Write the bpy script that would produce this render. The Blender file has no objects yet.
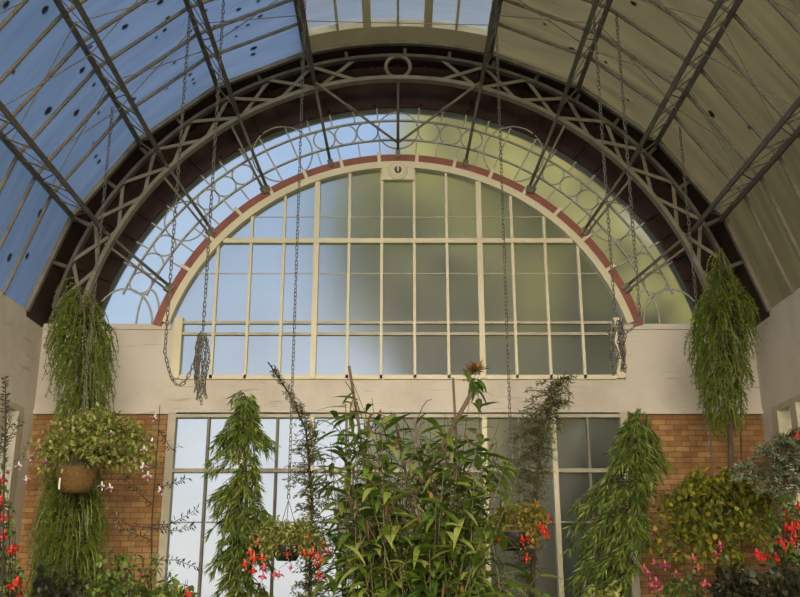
import bpy, math, random
from mathutils import Vector, Matrix, noise
random.seed(7)
PI = math.pi
R = math.radians
S = bpy.context.scene
COL = S.collection

# ------------------------------------------------------------------ frame of the place
# eye at (0,0,EYE) looking along +Y, end wall at Y=WALL, arch centre at height AC
EYE, WALL, AC = 1.6, 13.3, 2.66 + 1.6
F, PITCH, CXP, CYP = 945.0, R(17.0), 398.0, 298.5

def at(x, y, Y):
    """point of the place at distance Y along the hall seen at photo position x, y"""
    u, v = (x - CXP) / F, (CYP - y) / F
    d = Vector((u, math.cos(PITCH) - v * math.sin(PITCH), math.sin(PITCH) + v * math.cos(PITCH)))
    d *= Y / d.y
    return Vector((d.x, d.y, d.z + EYE))

def on_roof(x, y, rad):
    u, v = (x - CXP) / F, (CYP - y) / F
    d = Vector((u, math.cos(PITCH) - v * math.sin(PITCH), math.sin(PITCH) + v * math.cos(PITCH)))
    c = AC - EYE
    a = d.x ** 2 + d.z ** 2; b = -2 * d.z * c; cc = c * c - rad * rad
    k = (-b + math.sqrt(b * b - 4 * a * cc)) / (2 * a)
    return Vector((d.x * k, d.y * k, d.z * k + EYE))

def polar(ang, rad, Y, c=AC):
    return Vector((rad * math.sin(ang), Y, c + rad * math.cos(ang)))

# ------------------------------------------------------------------ materials
def new_mat(name):
    m = bpy.data.materials.new(name); m.use_nodes = True
    nt = m.node_tree; nt.nodes.clear()
    out = nt.nodes.new('ShaderNodeOutputMaterial')
    return m, nt, out

def N(nt, t, **kw):
    n = nt.nodes.new(t)
    for k, v in kw.items():
        if k in n.inputs: n.inputs[k].default_value = v
        else: setattr(n, k, v)
    return n

def ramp(nt, stops):
    r = nt.nodes.new('ShaderNodeValToRGB')
    e = r.color_ramp.elements
    while len(e) < len(stops): e.new(0.5)
    for i, (p, c) in enumerate(stops):
        e[i].position = p; e[i].color = (*c, 1)
    return r

def plain(name, c1, c2, rough=0.6, scale=6.0, metal=0.0, bump=0.0, detail=6.0, stretch=(1, 1, 1)):
    m, nt, out = new_mat(name)
    tc = N(nt, 'ShaderNodeTexCoord'); mp = N(nt, 'ShaderNodeMapping'); mp.inputs['Scale'].default_value = stretch
    nt.links.new(tc.outputs['Object'], mp.inputs['Vector'])
    nz = N(nt, 'ShaderNodeTexNoise', Scale=scale, Detail=detail)
    nt.links.new(mp.outputs['Vector'], nz.inputs['Vector'])
    cr = ramp(nt, [(0.3, c1), (0.7, c2)])
    nt.links.new(nz.outputs['Fac'], cr.inputs['Fac'])
    b = N(nt, 'ShaderNodeBsdfPrincipled', Roughness=rough, Metallic=metal)
    nt.links.new(cr.outputs['Color'], b.inputs['Base Color'])
    if bump:
        bp = N(nt, 'ShaderNodeBump', Strength=bump, Distance=0.02)
        nt.links.new(nz.outputs['Fac'], bp.inputs['Height']); nt.links.new(bp.outputs['Normal'], b.inputs['Normal'])
    nt.links.new(b.outputs[0], out.inputs[0])
    return m

def leaf_mat(name, cols, trans=0.35, rough=0.45):
    m, nt, out = new_mat(name)
    g = N(nt, 'ShaderNodeNewGeometry')
    n = len(cols)
    cr = ramp(nt, [(i / (n - 1), c) for i, c in enumerate(cols)])
    nt.links.new(g.outputs['Random Per Island'], cr.inputs['Fac'])
    b = N(nt, 'ShaderNodeBsdfPrincipled', Roughness=rough)
    t = N(nt, 'ShaderNodeBsdfTranslucent')
    hs = N(nt, 'ShaderNodeHueSaturation', Saturation=1.1, Value=1.3)
    nt.links.new(cr.outputs['Color'], b.inputs['Base Color'])
    nt.links.new(cr.outputs['Color'], hs.inputs['Color']); nt.links.new(hs.outputs['Color'], t.inputs['Color'])
    mx = N(nt, 'ShaderNodeMixShader'); mx.inputs[0].default_value = trans
    nt.links.new(b.outputs[0], mx.inputs[1]); nt.links.new(t.outputs[0], mx.inputs[2])
    nt.links.new(mx.outputs[0], out.inputs[0])
    return m

def roof_glass(name, c1, c2, diff, streak):
    """translucent ribbed roofing sheet, grime streaks running down the slope"""
    m, nt, out = new_mat(name)
    tc = N(nt, 'ShaderNodeTexCoord'); mp = N(nt, 'ShaderNodeMapping'); mp.inputs['Scale'].default_value = (0.5, 4.0, 0.5)
    nt.links.new(tc.outputs['Object'], mp.inputs['Vector'])
    nz = N(nt, 'ShaderNodeTexNoise', Scale=1.6, Detail=7.0)
    nt.links.new(mp.outputs['Vector'], nz.inputs['Vector'])
    cr = ramp(nt, [(0.35, c1), (0.68, c2)])
    nt.links.new(nz.outputs['Fac'], cr.inputs['Fac'])
    t = N(nt, 'ShaderNodeBsdfTranslucent'); d = N(nt, 'ShaderNodeBsdfDiffuse')
    nt.links.new(cr.outputs['Color'], t.inputs['Color'])
    d.inputs['Color'].default_value = (*streak, 1)
    mx = N(nt, 'ShaderNodeMixShader'); mx.inputs[0].default_value = diff
    nt.links.new(t.outputs[0], mx.inputs[1]); nt.links.new(d.outputs[0], mx.inputs[2])
    nt.links.new(mx.outputs[0], out.inputs[0])
    return m

def frosted(name, tint, rough, dirt, dirtc, ior=1.2):
    """obscure glass: rough see-through sheet with a diffusing film of dirt"""
    m, nt, out = new_mat(name)
    tc = N(nt, 'ShaderNodeTexCoord')
    nz = N(nt, 'ShaderNodeTexNoise', Scale=1.3, Detail=8.0)
    nt.links.new(tc.outputs['Object'], nz.inputs['Vector'])
    mr = N(nt, 'ShaderNodeMapRange'); mr.inputs['From Min'].default_value = 0.3; mr.inputs['From Max'].default_value = 0.75
    mr.inputs['To Min'].default_value = dirt * 0.7; mr.inputs['To Max'].default_value = dirt * 1.35
    nt.links.new(nz.outputs['Fac'], mr.inputs['Value'])
    r = N(nt, 'ShaderNodeBsdfRefraction', Roughness=rough, IOR=ior); r.inputs['Color'].default_value = (*tint, 1)
    t = N(nt, 'ShaderNodeBsdfTranslucent'); t.inputs['Color'].default_value = (*dirtc, 1)
    mx = N(nt, 'ShaderNodeMixShader')
    nt.links.new(mr.outputs[0], mx.inputs[0])
    nt.links.new(r.outputs[0], mx.inputs[1]); nt.links.new(t.outputs[0], mx.inputs[2])
    gl = N(nt, 'ShaderNodeBsdfGlossy', Roughness=0.35); gl.inputs['Color'].default_value = (.6, .6, .6, 1)
    m2 = N(nt, 'ShaderNodeMixShader'); m2.inputs[0].default_value = 0.04
    nt.links.new(mx.outputs[0], m2.inputs[1]); nt.links.new(gl.outputs[0], m2.inputs[2])
    nt.links.new(m2.outputs[0], out.inputs[0])
    return m

def brick_mat(name):
    m, nt, out = new_mat(name)
    tc = N(nt, 'ShaderNodeTexCoord'); sp = N(nt, 'ShaderNodeSeparateXYZ'); cb = N(nt, 'ShaderNodeCombineXYZ')
    nt.links.new(tc.outputs['Object'], sp.inputs[0])
    nt.links.new(sp.outputs['X'], cb.inputs['X']); nt.links.new(sp.outputs['Z'], cb.inputs['Y'])
    bk = N(nt, 'ShaderNodeTexBrick', Scale=1.0)
    bk.inputs['Brick Width'].default_value = 0.205; bk.inputs['Row Height'].default_value = 0.076
    bk.inputs['Mortar Size'].default_value = 0.007; bk.inputs['Mortar Smooth'].default_value = 0.3
    bk.inputs['Color1'].default_value = (.33, .16, .06, 1); bk.inputs['Color2'].default_value = (.50, .30, .125, 1)
    bk.inputs['Mortar'].default_value = (.20, .14, .08, 1); bk.inputs['Bias'].default_value = 0.0
    nt.links.new(cb.outputs[0], bk.inputs['Vector'])
    nz = N(nt, 'ShaderNodeTexNoise', Scale=5.0, Detail=6.0); nt.links.new(tc.outputs['Object'], nz.inputs['Vector'])
    cr = ramp(nt, [(0.3, (.62, .6, .58)), (0.7, (1.12, 1.08, 1.0))]); nt.links.new(nz.outputs['Fac'], cr.inputs['Fac'])
    ml = N(nt, 'ShaderNodeMixRGB', blend_type='MULTIPLY'); ml.inputs[0].default_value = 1
    nt.links.new(bk.outputs['Color'], ml.inputs[1]); nt.links.new(cr.outputs['Color'], ml.inputs[2])
    b = N(nt, 'ShaderNodeBsdfPrincipled', Roughness=0.85)
    nt.links.new(ml.outputs[0], b.inputs['Base Color'])
    bp = N(nt, 'ShaderNodeBump', Strength=0.6, Distance=0.01); bp.invert = True
    nt.links.new(bk.outputs['Fac'], bp.inputs['Height']); nt.links.new(bp.outputs['Normal'], b.inputs['Normal'])
    nt.links.new(b.outputs[0], out.inputs[0])
    return m

def concrete_mat(name):
    m, nt, out = new_mat(name)
    tc = N(nt, 'ShaderNodeTexCoord')
    n1 = N(nt, 'ShaderNodeTexNoise', Scale=1.1, Detail=9.0, Roughness=0.65); nt.links.new(tc.outputs['Object'], n1.inputs['Vector'])
    cr = ramp(nt, [(0.3, (.55, .50, .43)), (0.55, (.68, .63, .56)), (0.8, (.72, .68, .62))]); nt.links.new(n1.outputs['Fac'], cr.inputs['Fac'])
    mp = N(nt, 'ShaderNodeMapping'); mp.inputs['Scale'].default_value = (2.0, 2.0, 22.0); nt.links.new(tc.outputs['Object'], mp.inputs['Vector'])
    n2 = N(nt, 'ShaderNodeTexNoise', Scale=1.0, Detail=5.0); nt.links.new(mp.outputs[0], n2.inputs['Vector'])
    c2 = ramp(nt, [(0.26, (.42, .38, .33)), (0.36, (1, 1, 1))]); nt.links.new(n2.outputs['Fac'], c2.inputs['Fac'])
    ml = N(nt, 'ShaderNodeMixRGB', blend_type='MULTIPLY'); ml.inputs[0].default_value = 0.45
    nt.links.new(cr.outputs[0], ml.inputs[1]); nt.links.new(c2.outputs[0], ml.inputs[2])
    b = N(nt, 'ShaderNodeBsdfPrincipled', Roughness=0.8); nt.links.new(ml.outputs[0], b.inputs['Base Color'])
    bp = N(nt, 'ShaderNodeBump', Strength=0.25, Distance=0.01); nt.links.new(n2.outputs['Fac'], bp.inputs['Height']); nt.links.new(bp.outputs[0], b.inputs['Normal'])
    nt.links.new(b.outputs[0], out.inputs[0])
    return m

M = {
 'concrete': concrete_mat('painted_concrete'),
 'brick': brick_mat('yellow_brick'),
 'cream': plain('cream_paint', (.72, .66, .46), (.80, .74, .55), 0.5, 3),
 'greycream': plain('weathered_cream_paint', (.42, .39, .30), (.55, .51, .40), 0.55, 4),
 'red': plain('red_oxide_paint', (.26, .085, .06), (.34, .12, .085), 0.6, 5),
 'brown': plain('dark_brown_timber', (.022, .010, .007), (.042, .019, .013), 0.75, 4),
 'steel': plain('grey_painted_iron', (.165, .148, .108), (.26, .238, .18), 0.55, 5),
 'dsteel': plain('dark_iron_with_shade', (.075, .068, .055), (.135, .122, .10), 0.5, 5),  # dark iron; on the purlins the dark tone stands in for weaker light
 'bar': plain('roof_bar_paint', (.16, .15, .12), (.27, .25, .20), 0.6, 5),
 'tracery': plain('tracery_paint', (.40, .40, .36), (.52, .52, .46), 0.55, 4),
 'chain': plain('galvanised_chain', (.06, .056, .05), (.24, .23, .20), 0.45, 60, 0.3),
 'roofL': roof_glass('translucent_roof_sheet', (.095, .145, .235), (.125, .18, .285), 0.2, (.2, .28, .40)),  # blue of the sky is put into the sheet colour
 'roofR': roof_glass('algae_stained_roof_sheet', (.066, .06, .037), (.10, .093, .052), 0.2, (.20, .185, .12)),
 'ridge': roof_glass('clean_ridge_sheet', (.125, .165, .215), (.16, .20, .255), 0.15, (.6, .6, .6)),
 'fanglass': frosted('fanlight_glass', (.96, .96, .94), 0.4, 0.22, (.85, .85, .78)),
 'winglass': frosted('obscure_window_glass', (.80, .81, .83), 0.6, 0.26, (.54, .56, .54)),
 'lowglass': frosted('lower_window_glass', (.94, .94, .92), 0.42, 0.16, (.8, .8, .75)),
 'soil': plain('dark_soil', (.03, .022, .015), (.07, .05, .035), 0.95, 8, 0, .8),
 'lawn': plain('outdoor_lawn', (.06, .10, .02), (.12, .16, .045), 0.95, 2),
 'bark': plain('brown_bark', (.05, .035, .022), (.12, .085, .055), 0.9, 25, 0, .6, stretch=(1, 1, .2)),
 'stem': plain('green_brown_stem', (.07, .075, .02), (.13, .10, .04), 0.7, 14),
 'dstem': plain('dark_twig', (.02, .014, .010), (.05, .035, .025), 0.8, 20),
 'cane': plain('weathered_stake', (.075, .05, .035), (.16, .11, .08), 0.8, 20, 0, .3, stretch=(1, 1, .15)),
 'moss': plain('mossy_coir', (.10, .055, .015), (.20, .12, .035), 0.95, 30, 0, 1.0),
 'pot': plain('black_pot', (.01, .009, .008), (.02, .018, .015), 0.6, 8),
 'wire': plain('rusty_wire', (.10, .07, .05), (.2, .15, .11), 0.6, 20),
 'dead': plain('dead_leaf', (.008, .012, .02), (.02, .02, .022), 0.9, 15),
 'outleaf': plain('outdoor_foliage', (.075, .082, .024), (.19, .195, .062), 0.9, 1.0, 0, .6),
 'rimu': leaf_mat('weeping_green', [(.06, .10, .015), (.13, .19, .025), (.27, .31, .045)], .3),
 'podo': leaf_mat('podocarp_green', [(.045, .095, .018), (.09, .155, .027), (.17, .23, .04), (.36, .38, .08)], .3),
 'wisp': leaf_mat('fine_dull_green', [(.07, .085, .04), (.14, .155, .065), (.26, .25, .10)], .25),
 'lance': leaf_mat('glossy_leaf', [(.045, .10, .015), (.10, .18, .03), (.20, .28, .05), (.38, .43, .12)], .42, .38),
 'brownleaf': leaf_mat('withered_leaf', [(0.078, 0.039, 0.016), (0.169, 0.091, 0.033), (0.260, 0.156, 0.058)], .2),
 'fuch': leaf_mat('fuchsia_leaf', [(.14, .20, .04), (.26, .32, .07), (.42, .43, .11), (.60, .58, .26)], .35),
 'fuch2': leaf_mat('bronze_fuchsia_leaf', [(.16, .19, .03), (.28, .29, .05), (.40, .33, .08), (.55, .42, .10)], .35),
 'fuch3': leaf_mat('yellow_green_fuchsia_leaf', [(.09, .13, .018), (.18, .22, .028), (.28, .29, .04), (.55, .46, .06)], .35),
 'grey': leaf_mat('grey_green_leaf', [(0.130, 0.169, 0.091), (0.221, 0.260, 0.156), (0.338, 0.377, 0.234)], .25),
 'bush': leaf_mat('bush_leaf', [(0.048, 0.096, 0.019), (0.096, 0.160, 0.032), (0.160, 0.240, 0.048), (0.256, 0.320, 0.072)], .3),
 'dark': leaf_mat('dark_spiky_leaf', [(0.014, 0.022, 0.012), (0.036, 0.042, 0.022), (0.060, 0.060, 0.030)], .15),
 'petal_red': plain('red_petal', (.55, .018, .015), (.75, .05, .03), 0.5, 60),
 'petal_pink': plain('pink_petal', (.70, .10, .16), (.85, .25, .30), 0.5, 60),
 'petal_coral': plain('coral_petal', (.75, .10, .06), (.85, .18, .10), 0.5, 60),
 'petal_white': plain('white_petal', (.75, .68, .62), (.85, .8, .76), 0.5, 60),
 'petal_plum': plain('plum_petal', (.25, .02, .12), (.42, .05, .22), 0.5, 60),
}

# ------------------------------------------------------------------ mesh building
class MB:
    def __init__(s): s.v = []; s.f = []; s.m = []; s.cm = 0
    def quad(s, a, b, c, d):
        n = len(s.v); s.v += [tuple(a), tuple(b), tuple(c), tuple(d)]; s.f.append((n, n + 1, n + 2, n + 3)); s.m.append(s.cm)
    def hexa(s, p):
        n = len(s.v); s.v += [tuple(q) for q in p]
        for f in ((0, 3, 2, 1), (4, 5, 6, 7), (0, 1, 5, 4), (1, 2, 6, 5), (2, 3, 7, 6), (3, 0, 4, 7)):
            s.f.append(tuple(n + i for i in f)); s.m.append(s.cm)
    def box(s, x0, x1, y0, y1, z0, z1):
        s.hexa([(x0, y0, z0), (x1, y0, z0), (x1, y1, z0), (x0, y1, z0), (x0, y0, z1), (x1, y0, z1), (x1, y1, z1), (x0, y1, z1)])
    def bar(s, p, q, w, h, up=(0, 0, 1)):
        p, q = Vector(p), Vector(q); d = (q - p).normalized(); u = Vector(up)
        a = d.cross(u)
        if a.length < 1e-4: a = d.cross(Vector((1, 0, 0)))
        a.normalize(); b = a.cross(d).normalized()
        a *= w / 2; b *= h / 2
        s.hexa([p - a - b, p + a - b, p + a + b, p - a + b, q - a - b, q + a - b, q + a + b, q - a + b])
    def arc(s, r0, r1, y0, y1, a0, a1, n, c=AC, cx=0.0):
        """curved bar of the vault: radii r0..r1, depth y0..y1, from angle a0 to a1"""
        base = len(s.v); al = n if isinstance(n, list) else [a0 + (a1 - a0) * i / n for i in range(n + 1)]; n = len(al) - 1
        for a in al:
            for r, y in ((r0, y0), (r1, y0), (r1, y1), (r0, y1)):
                s.v.append((cx + r * math.sin(a), y, c + r * math.cos(a)))
        for i in range(n):
            for k in range(4):
                k2 = (k + 1) % 4
                s.f.append((base + i * 4 + k, base + i * 4 + k2, base + i * 4 + 4 + k2, base + i * 4 + 4 + k)); s.m.append(s.cm)
        s.f.append((base, base + 3, base + 2, base + 1)); s.m.append(s.cm)
        e = base + n * 4; s.f.append((e, e + 1, e + 2, e + 3)); s.m.append(s.cm)
    def tube(s, pts, rads, n=6, closed=False, cap=True):
        pts = [Vector(p) for p in pts]
        if not isinstance(rads, (list, tuple)): rads = [rads] * len(pts)
        base = len(s.v); L = len(pts); ref = None
        for i, p in enumerate(pts):
            if closed: d = pts[(i + 1) % L] - pts[i - 1]
            else: d = pts[min(i + 1, L - 1)] - pts[max(i - 1, 0)]
            if d.length < 1e-9: d = Vector((0, 0, 1))
            d.normalize()
            if ref is None:
                ref = Vector((0, 0, 1)) if abs(d.z) < 0.9 else Vector((1, 0, 0))
            a = d.cross(ref)
            if a.length < 1e-5: a = d.cross(Vector((0, 1, 0)))
            a.normalize(); b = d.cross(a); ref = -b if False else a.cross(d)
            for k in range(n):
                t = 2 * PI * k / n
                q = p + (a * math.cos(t) + b * math.sin(t)) * rads[i]
                s.v.append(tuple(q))
        for i in range(L if closed else L - 1):
            j = (i + 1) % L
            for k in range(n):
                k2 = (k + 1) % n
                s.f.append((base + i * n + k, base + i * n + k2, base + j * n + k2, base + j * n + k)); s.m.append(s.cm)
        if cap and not closed:
            s.f.append(tuple(base + k for k in reversed(range(n)))); s.m.append(s.cm)
            s.f.append(tuple(base + (L - 1) * n + k for k in range(n))); s.m.append(s.cm)
    def lathe(s, prof, n=20, o=(0, 0, 0), axis='z'):
        base = len(s.v); o = Vector(o)
        for r, h in prof:
            for k in range(n):
                t = 2 * PI * k / n
                p = Vector((r * math.cos(t), r * math.sin(t), h)) if axis == 'z' else Vector((r * math.cos(t), -h, r * math.sin(t)))
                s.v.append(tuple(o + p))
        for i in range(len(prof) - 1):
            for k in range(n):
                k2 = (k + 1) % n
                s.f.append((base + i * n + k, base + i * n + k2, base + i * n + n + k2, base + i * n + n + k)); s.m.append(s.cm)
        s.f.append(tuple(base + k for k in reversed(range(n)))); s.m.append(s.cm)
        e = base + (len(prof) - 1) * n
        s.f.append(tuple(e + k for k in range(n))); s.m.append(s.cm)
    def leaf(s, p, d, nrm, L, w, droop=0.3, seg=3, fold=0.15):
        """lance-shaped blade with a folded midrib, bending down along its length"""
        d = Vector(d).normalized(); side = d.cross(Vector(nrm))
        if side.length < 1e-4: side = d.cross(Vector((0.3, 0.9, 0.2)))
        side.normalize(); up = side.cross(d)
        base = len(s.v); p = Vector(p); s.v.append(tuple(p)); q = p.copy(); dd = d.copy()
        for i in range(1, seg):
            dd = (dd - Vector((0, 0, droop / seg))).normalized(); q = q + dd * (L / seg)
            t = i / seg; ww = w * 0.5 * math.sin(PI * (t ** 0.75)) * 1.05
            s.v += [tuple(q - side * ww + up * fold * ww), tuple(q), tuple(q + side * ww + up * fold * ww)]
        dd = (dd - Vector((0, 0, droop / seg))).normalized(); q = q + dd * (L / seg); s.v.append(tuple(q))
        tip = len(s.v) - 1
        s.f += [(base, base + 1, base + 2), (base, base + 2, base + 3)]; s.m += [s.cm] * 2
        for i in range(seg - 2):
            b = base + 1 + i * 3
            s.f += [(b, b + 3, b + 4, b + 1), (b + 1, b + 4, b + 5, b + 2)]; s.m += [s.cm] * 2
        b = base + 1 + (seg - 2) * 3
        s.f += [(b, tip, b + 1), (b + 1, tip, b + 2)]; s.m += [s.cm] * 2
    def dia(s, p, d, side, L, w):
        """small needle or leaflet: one diamond blade"""
        p = Vector(p); d = Vector(d); side = Vector(side) * (w / 2)
        n = len(s.v); m = p + d * (L * 0.45)
        s.v += [tuple(p), tuple(m - side), tuple(p + d * L), tuple(m + side)]; s.f.append((n, n + 1, n + 2, n + 3)); s.m.append(s.cm)
    def build(s, name, mats, parent=None, smooth=False, origin=None):
        me = bpy.data.meshes.new(name)
        v = s.v
        o_w = Vector(origin) if origin is not None else (Vector(ORG[parent.name]) if parent is not None and parent.name in ORG else Vector((0, 0, 0)))
        if o_w.length > 0: v = [(a - o_w.x, b - o_w.y, c - o_w.z) for a, b, c in v]
        me.from_pydata(v, [], s.f)
        if not isinstance(mats, (list, tuple)): mats = [mats]
        for m in mats: me.materials.append(m)
        me.polygons.foreach_set('material_index', s.m)
        if smooth: me.polygons.foreach_set('use_smooth', [True] * len(s.f))
        me.update()
        ob = bpy.data.objects.new(name, me); COL.objects.link(ob)
        if parent is not None: ob.parent = parent
        else: ob.location = o_w
        return ob

ORG = {}
def tag(o, label, cat, group=None, kind=None):
    o['label'] = label; o['category'] = cat
    if group: o['group'] = group
    if kind: o['kind'] = kind
    return o
def struct(o, label=None, cat=None):
    o['kind'] = 'structure'
    if label: o['label'] = label
    if cat: o['category'] = cat
    return o
def empty(name, loc, label, cat, group=None, kind=None):
    o = bpy.data.objects.new(name, None); COL.objects.link(o); o.location = loc; o.empty_display_size = .1
    ORG[o.name] = tuple(loc)
    tag(o, label, cat, group, kind)
    return o
rnd = random.random
def rr(a, b): return a + (b - a) * rnd()
def rvec():
    while True:
        v = Vector((rr(-1, 1), rr(-1, 1), rr(-1, 1)))
        if .05 < v.length < 1: return v.normalized()
# ================================================================== THE SETTING
HW = 5.17                      # half width of the hall
Z = lambda h: h + EYE
LEDGE, SILL, LINT = Z(3.66), Z(2.86), Z(2.37)
CORN = 12.6                    # where the roof sheets stop, short of the end wall
BACK = -1.0
RO = 5.285
TH = [R(15.6), R(31.1), R(46.7), R(62.8)]
THI = [R(15.3), R(30.3), R(46.1), R(62.3)]
SPRING = R(78.9)
FACET = [-SPRING] + [-a for a in reversed(TH)] + [TH[0] * k / 5 for k in range(-4, 5)] + TH + [SPRING]

m = MB(); m.box(-HW - .3, HW + .3, BACK - .5, WALL + .3, -.3, 0)
struct(m.build('floor', M['soil']), 'dark soil floor of the glasshouse', 'floor')
m = MB(); m.box(-60, 60, -40, 70, -.6, -.32)
struct(m.build('ground', M['lawn']), 'grass outside the glasshouse', 'ground')

# end wall: concrete beam, brick below, dark timber gable ring above
m = MB()
m.box(-HW, HW, WALL, WALL + .25, LINT, SILL)
m.box(-HW, -3.24, WALL, WALL + .25, SILL, LEDGE); m.box(3.24, HW, WALL, WALL + .25, SILL, LEDGE)
m.box(-HW, -3.3, WALL - .035, WALL, LEDGE - .07, LEDGE + .012); m.box(3.3, HW, WALL - .035, WALL, LEDGE - .07, LEDGE + .012)
m.box(-HW, HW, WALL - .03, WALL, LINT - .02, LINT + .04)
wb = struct(m.build('wall_back', M['concrete']), 'pale painted concrete beam across the end wall below the arched window', 'wall')
for x0, x1 in ((-HW, -3.24), (3.24, HW)):
    b = MB(); b.box(x0, x1, WALL + .02, WALL + .25, 0, LINT - .02)
    b.build('brick_panel', M['brick'], wb)['label'] = 'yellow brickwork'
g = MB(); g.arc(4.555, RO + .25, WALL + .012, WALL + .2, -R(80), R(80), 64)
g.build('gable_boarding', M['brown'], wb)['label'] = 'dark brown timber ring round the fanlight'
g = MB()
for k in range(-15, 16):
    a = R(k * 4.57 + (0.5 if k else 0) * 0)
    p, q = polar(a, 4.58, WALL - .02), polar(a, 5.28, WALL - .02)
    g.bar(p, q, .035, .04, (0, 1, 0))
g.build('gable_battens', M['brown'], wb)

for sgn, nm in ((-1, 'wall_left'), (1, 'wall_right')):
    m = MB(); x0, x1 = sorted((sgn * HW, sgn * (HW + .25)))
    m.box(x0, x1, BACK, WALL + .25, Z(2.38), Z(3.69)); m.box(x0, x1, BACK, WALL + .25, 0, .5)
    m.box(x0, x1, 12.95, WALL + .25, .5, Z(2.38))
    w = struct(m.build(nm, M['concrete']), 'pale concrete side wall at the %s with the vault rising from its top' % ('left' if sgn < 0 else 'right'), 'wall')
    wn = empty('window_%d' % (4 if sgn < 0 else 5), (sgn * HW, 6, .5), 'cream framed side window at the %s below the concrete band' % ('left' if sgn < 0 else 'right'), 'window', kind='structure')
    fr = MB(); fr.box(x0, x1, BACK, 12.95, .5, .58); fr.box(x0, x1, BACK, 12.95, Z(2.3), Z(2.38)); fr.build('window_frame', M['greycream'], wn)
    y = 12.93
    while y > BACK:
        pm = MB(); pm.box(x0 - .02, x1 + .02, y - .2, y, .58, Z(2.3)); pm.build('mullion', M['greycream'], wn); y -= .62
    fr = MB(); fr.box(x0, x1, BACK, 12.95, Z(.95), Z(1.0)); fr.build('transom', M['greycream'], wn)
    gm = MB(); xx = sgn * (HW + .12)
    a, b, c, d = (xx, BACK, .58), (xx, 12.95, .58), (xx, 12.95, Z(2.3)), (xx, BACK, Z(2.3))
    gm.quad(*((a, b, c, d) if sgn < 0 else (d, c, b, a))); gm.build('pane', M['lowglass'], wn)

# arched window above the beam
RI, RC, RR_ = 3.47, 3.575, 3.705
w1 = empty('window_1', (0, WALL, SILL), 'large arched window of frosted panes in cream glazing bars above the concrete beam', 'window', kind='structure')
def arch_z(x, r): return AC + math.sqrt(max(r * r - x * x, 0))
m = MB()
aj = math.acos((LEDGE - AC) / RI)
m.arc(RI, RC, WALL - .10, WALL + .1, -aj, aj, 56)
for s_ in (-1, 1):
    x0, x1 = sorted((s_ * 3.13, s_ * 3.25)); m.box(x0, x1, WALL - .08, WALL + .1, SILL, LEDGE + .1)
m.box(-3.13, 3.13, WALL - .05, WALL + .1, SILL - .01, SILL + .05)
m.build('window_frame', M['cream'], w1)
t = MB(); t.box(-math.sqrt(RI ** 2 - (Z(4.95) - AC) ** 2), math.sqrt(RI ** 2 - (Z(4.95) - AC) ** 2), WALL - .075, WALL + .04, Z(4.915), Z(4.985)); t.build('transom', M['cream'], w1)
for h in (3.69, 3.52):
    t = MB(); t.box(-3.13, 3.13, WALL - .045, WALL + .03, Z(h) - .02, Z(h) + .02); t.build('transom', M['greycream'], w1)
for k in range(-6, 7):
    x = (k + .5) * .4875 if False else k * .4875
    x = (k - .5) * .4875
    if k == -6: continue
    hv = abs(abs(x) - 1.219) < .05
    wd = .04 if hv else .02
    top = arch_z(x, RI)
    for z0, z1 in ((SILL, Z(4.92)), (Z(4.98), top)):
        if z1 - z0 < .1: continue
        b = MB(); b.box(x - wd, x + wd, WALL - (.075 if hv else .05), WALL + .03, z0, z1)
        b.build('mullion' if hv else 'glazing_bar', M['cream'], w1)
b = MB(); b.box(-.25, .25, WALL - .09, WALL + .03, Z(5.93), Z(6.14)); b.build('head_block', M['cream'], w1)
gm = MB(); n = 60
pts = [(-3.2, SILL), (3.2, SILL), (3.2, LEDGE)] + [(3.5 * math.sin(a), AC + 3.5 * math.cos(a)) for a in [aj - 2 * aj * i / n for i in range(n + 1)]] + [(-3.2, LEDGE)]
gm.v = [(x, WALL, z) for x, z in pts]; gm.f = [tuple(range(len(pts)))]; gm.m = [0]
gm.build('pane', M['winglass'], w1)['label'] = 'frosted glass'
l = MB()
for h in (4.45, 5.35):
    hx = math.sqrt(RI ** 2 - (Z(h) - AC) ** 2) if Z(h) > AC else 3.13
    l.box(-min(hx, 3.13), min(hx, 3.13), WALL - .012, WALL - .002, Z(h) - .007, Z(h) + .007)
l.build('pane_joint', M['greycream'], w1)

# red arch round it
t1 = empty('trim_1', (0, WALL, LEDGE), 'red oxide painted arch band round the arched window', 'trim', kind='structure')
m = MB(); ar = math.acos((LEDGE - AC) / 3.705)
m.arc(RC, RR_, WALL - .06, WALL + .12, -ar, ar, 64); m.build('arch_band', M['red'], t1)
for k in range(-7, 8):
    a = R(k * 9.14 + (4.57 if k < 0 else -4.57)) if k else None
    if a is None: continue
    p, q = polar(a, RC - .02, WALL - .075), polar(a, RR_ + .03, WALL - .075)
    b = MB(); b.bar(p, q, .05, .03, (0, 1, 0)); b.build('bracket', M['cream'], t1)

# fanlight with ironwork tracery
w3 = empty('window_3', (0, WALL, LEDGE), 'curved fanlight of circle tracery between the red arch and the dark gable ring', 'window', kind='structure')
am = math.acos((LEDGE - AC) / 4.57) 
gm = MB(); n = 64; base = 0
for i in range(n + 1):
    a = -R(84) + R(168) * i / n
    for r_ in (3.64, 4.62):
        p = polar(a, r_, WALL + .05); gm.v.append((p.x, p.y, max(p.z, LEDGE - .01)))
for i in range(n):
    gm.f.append((i * 2, i * 2 + 2, i * 2 + 3, i * 2 + 1)); gm.m.append(0)
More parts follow.
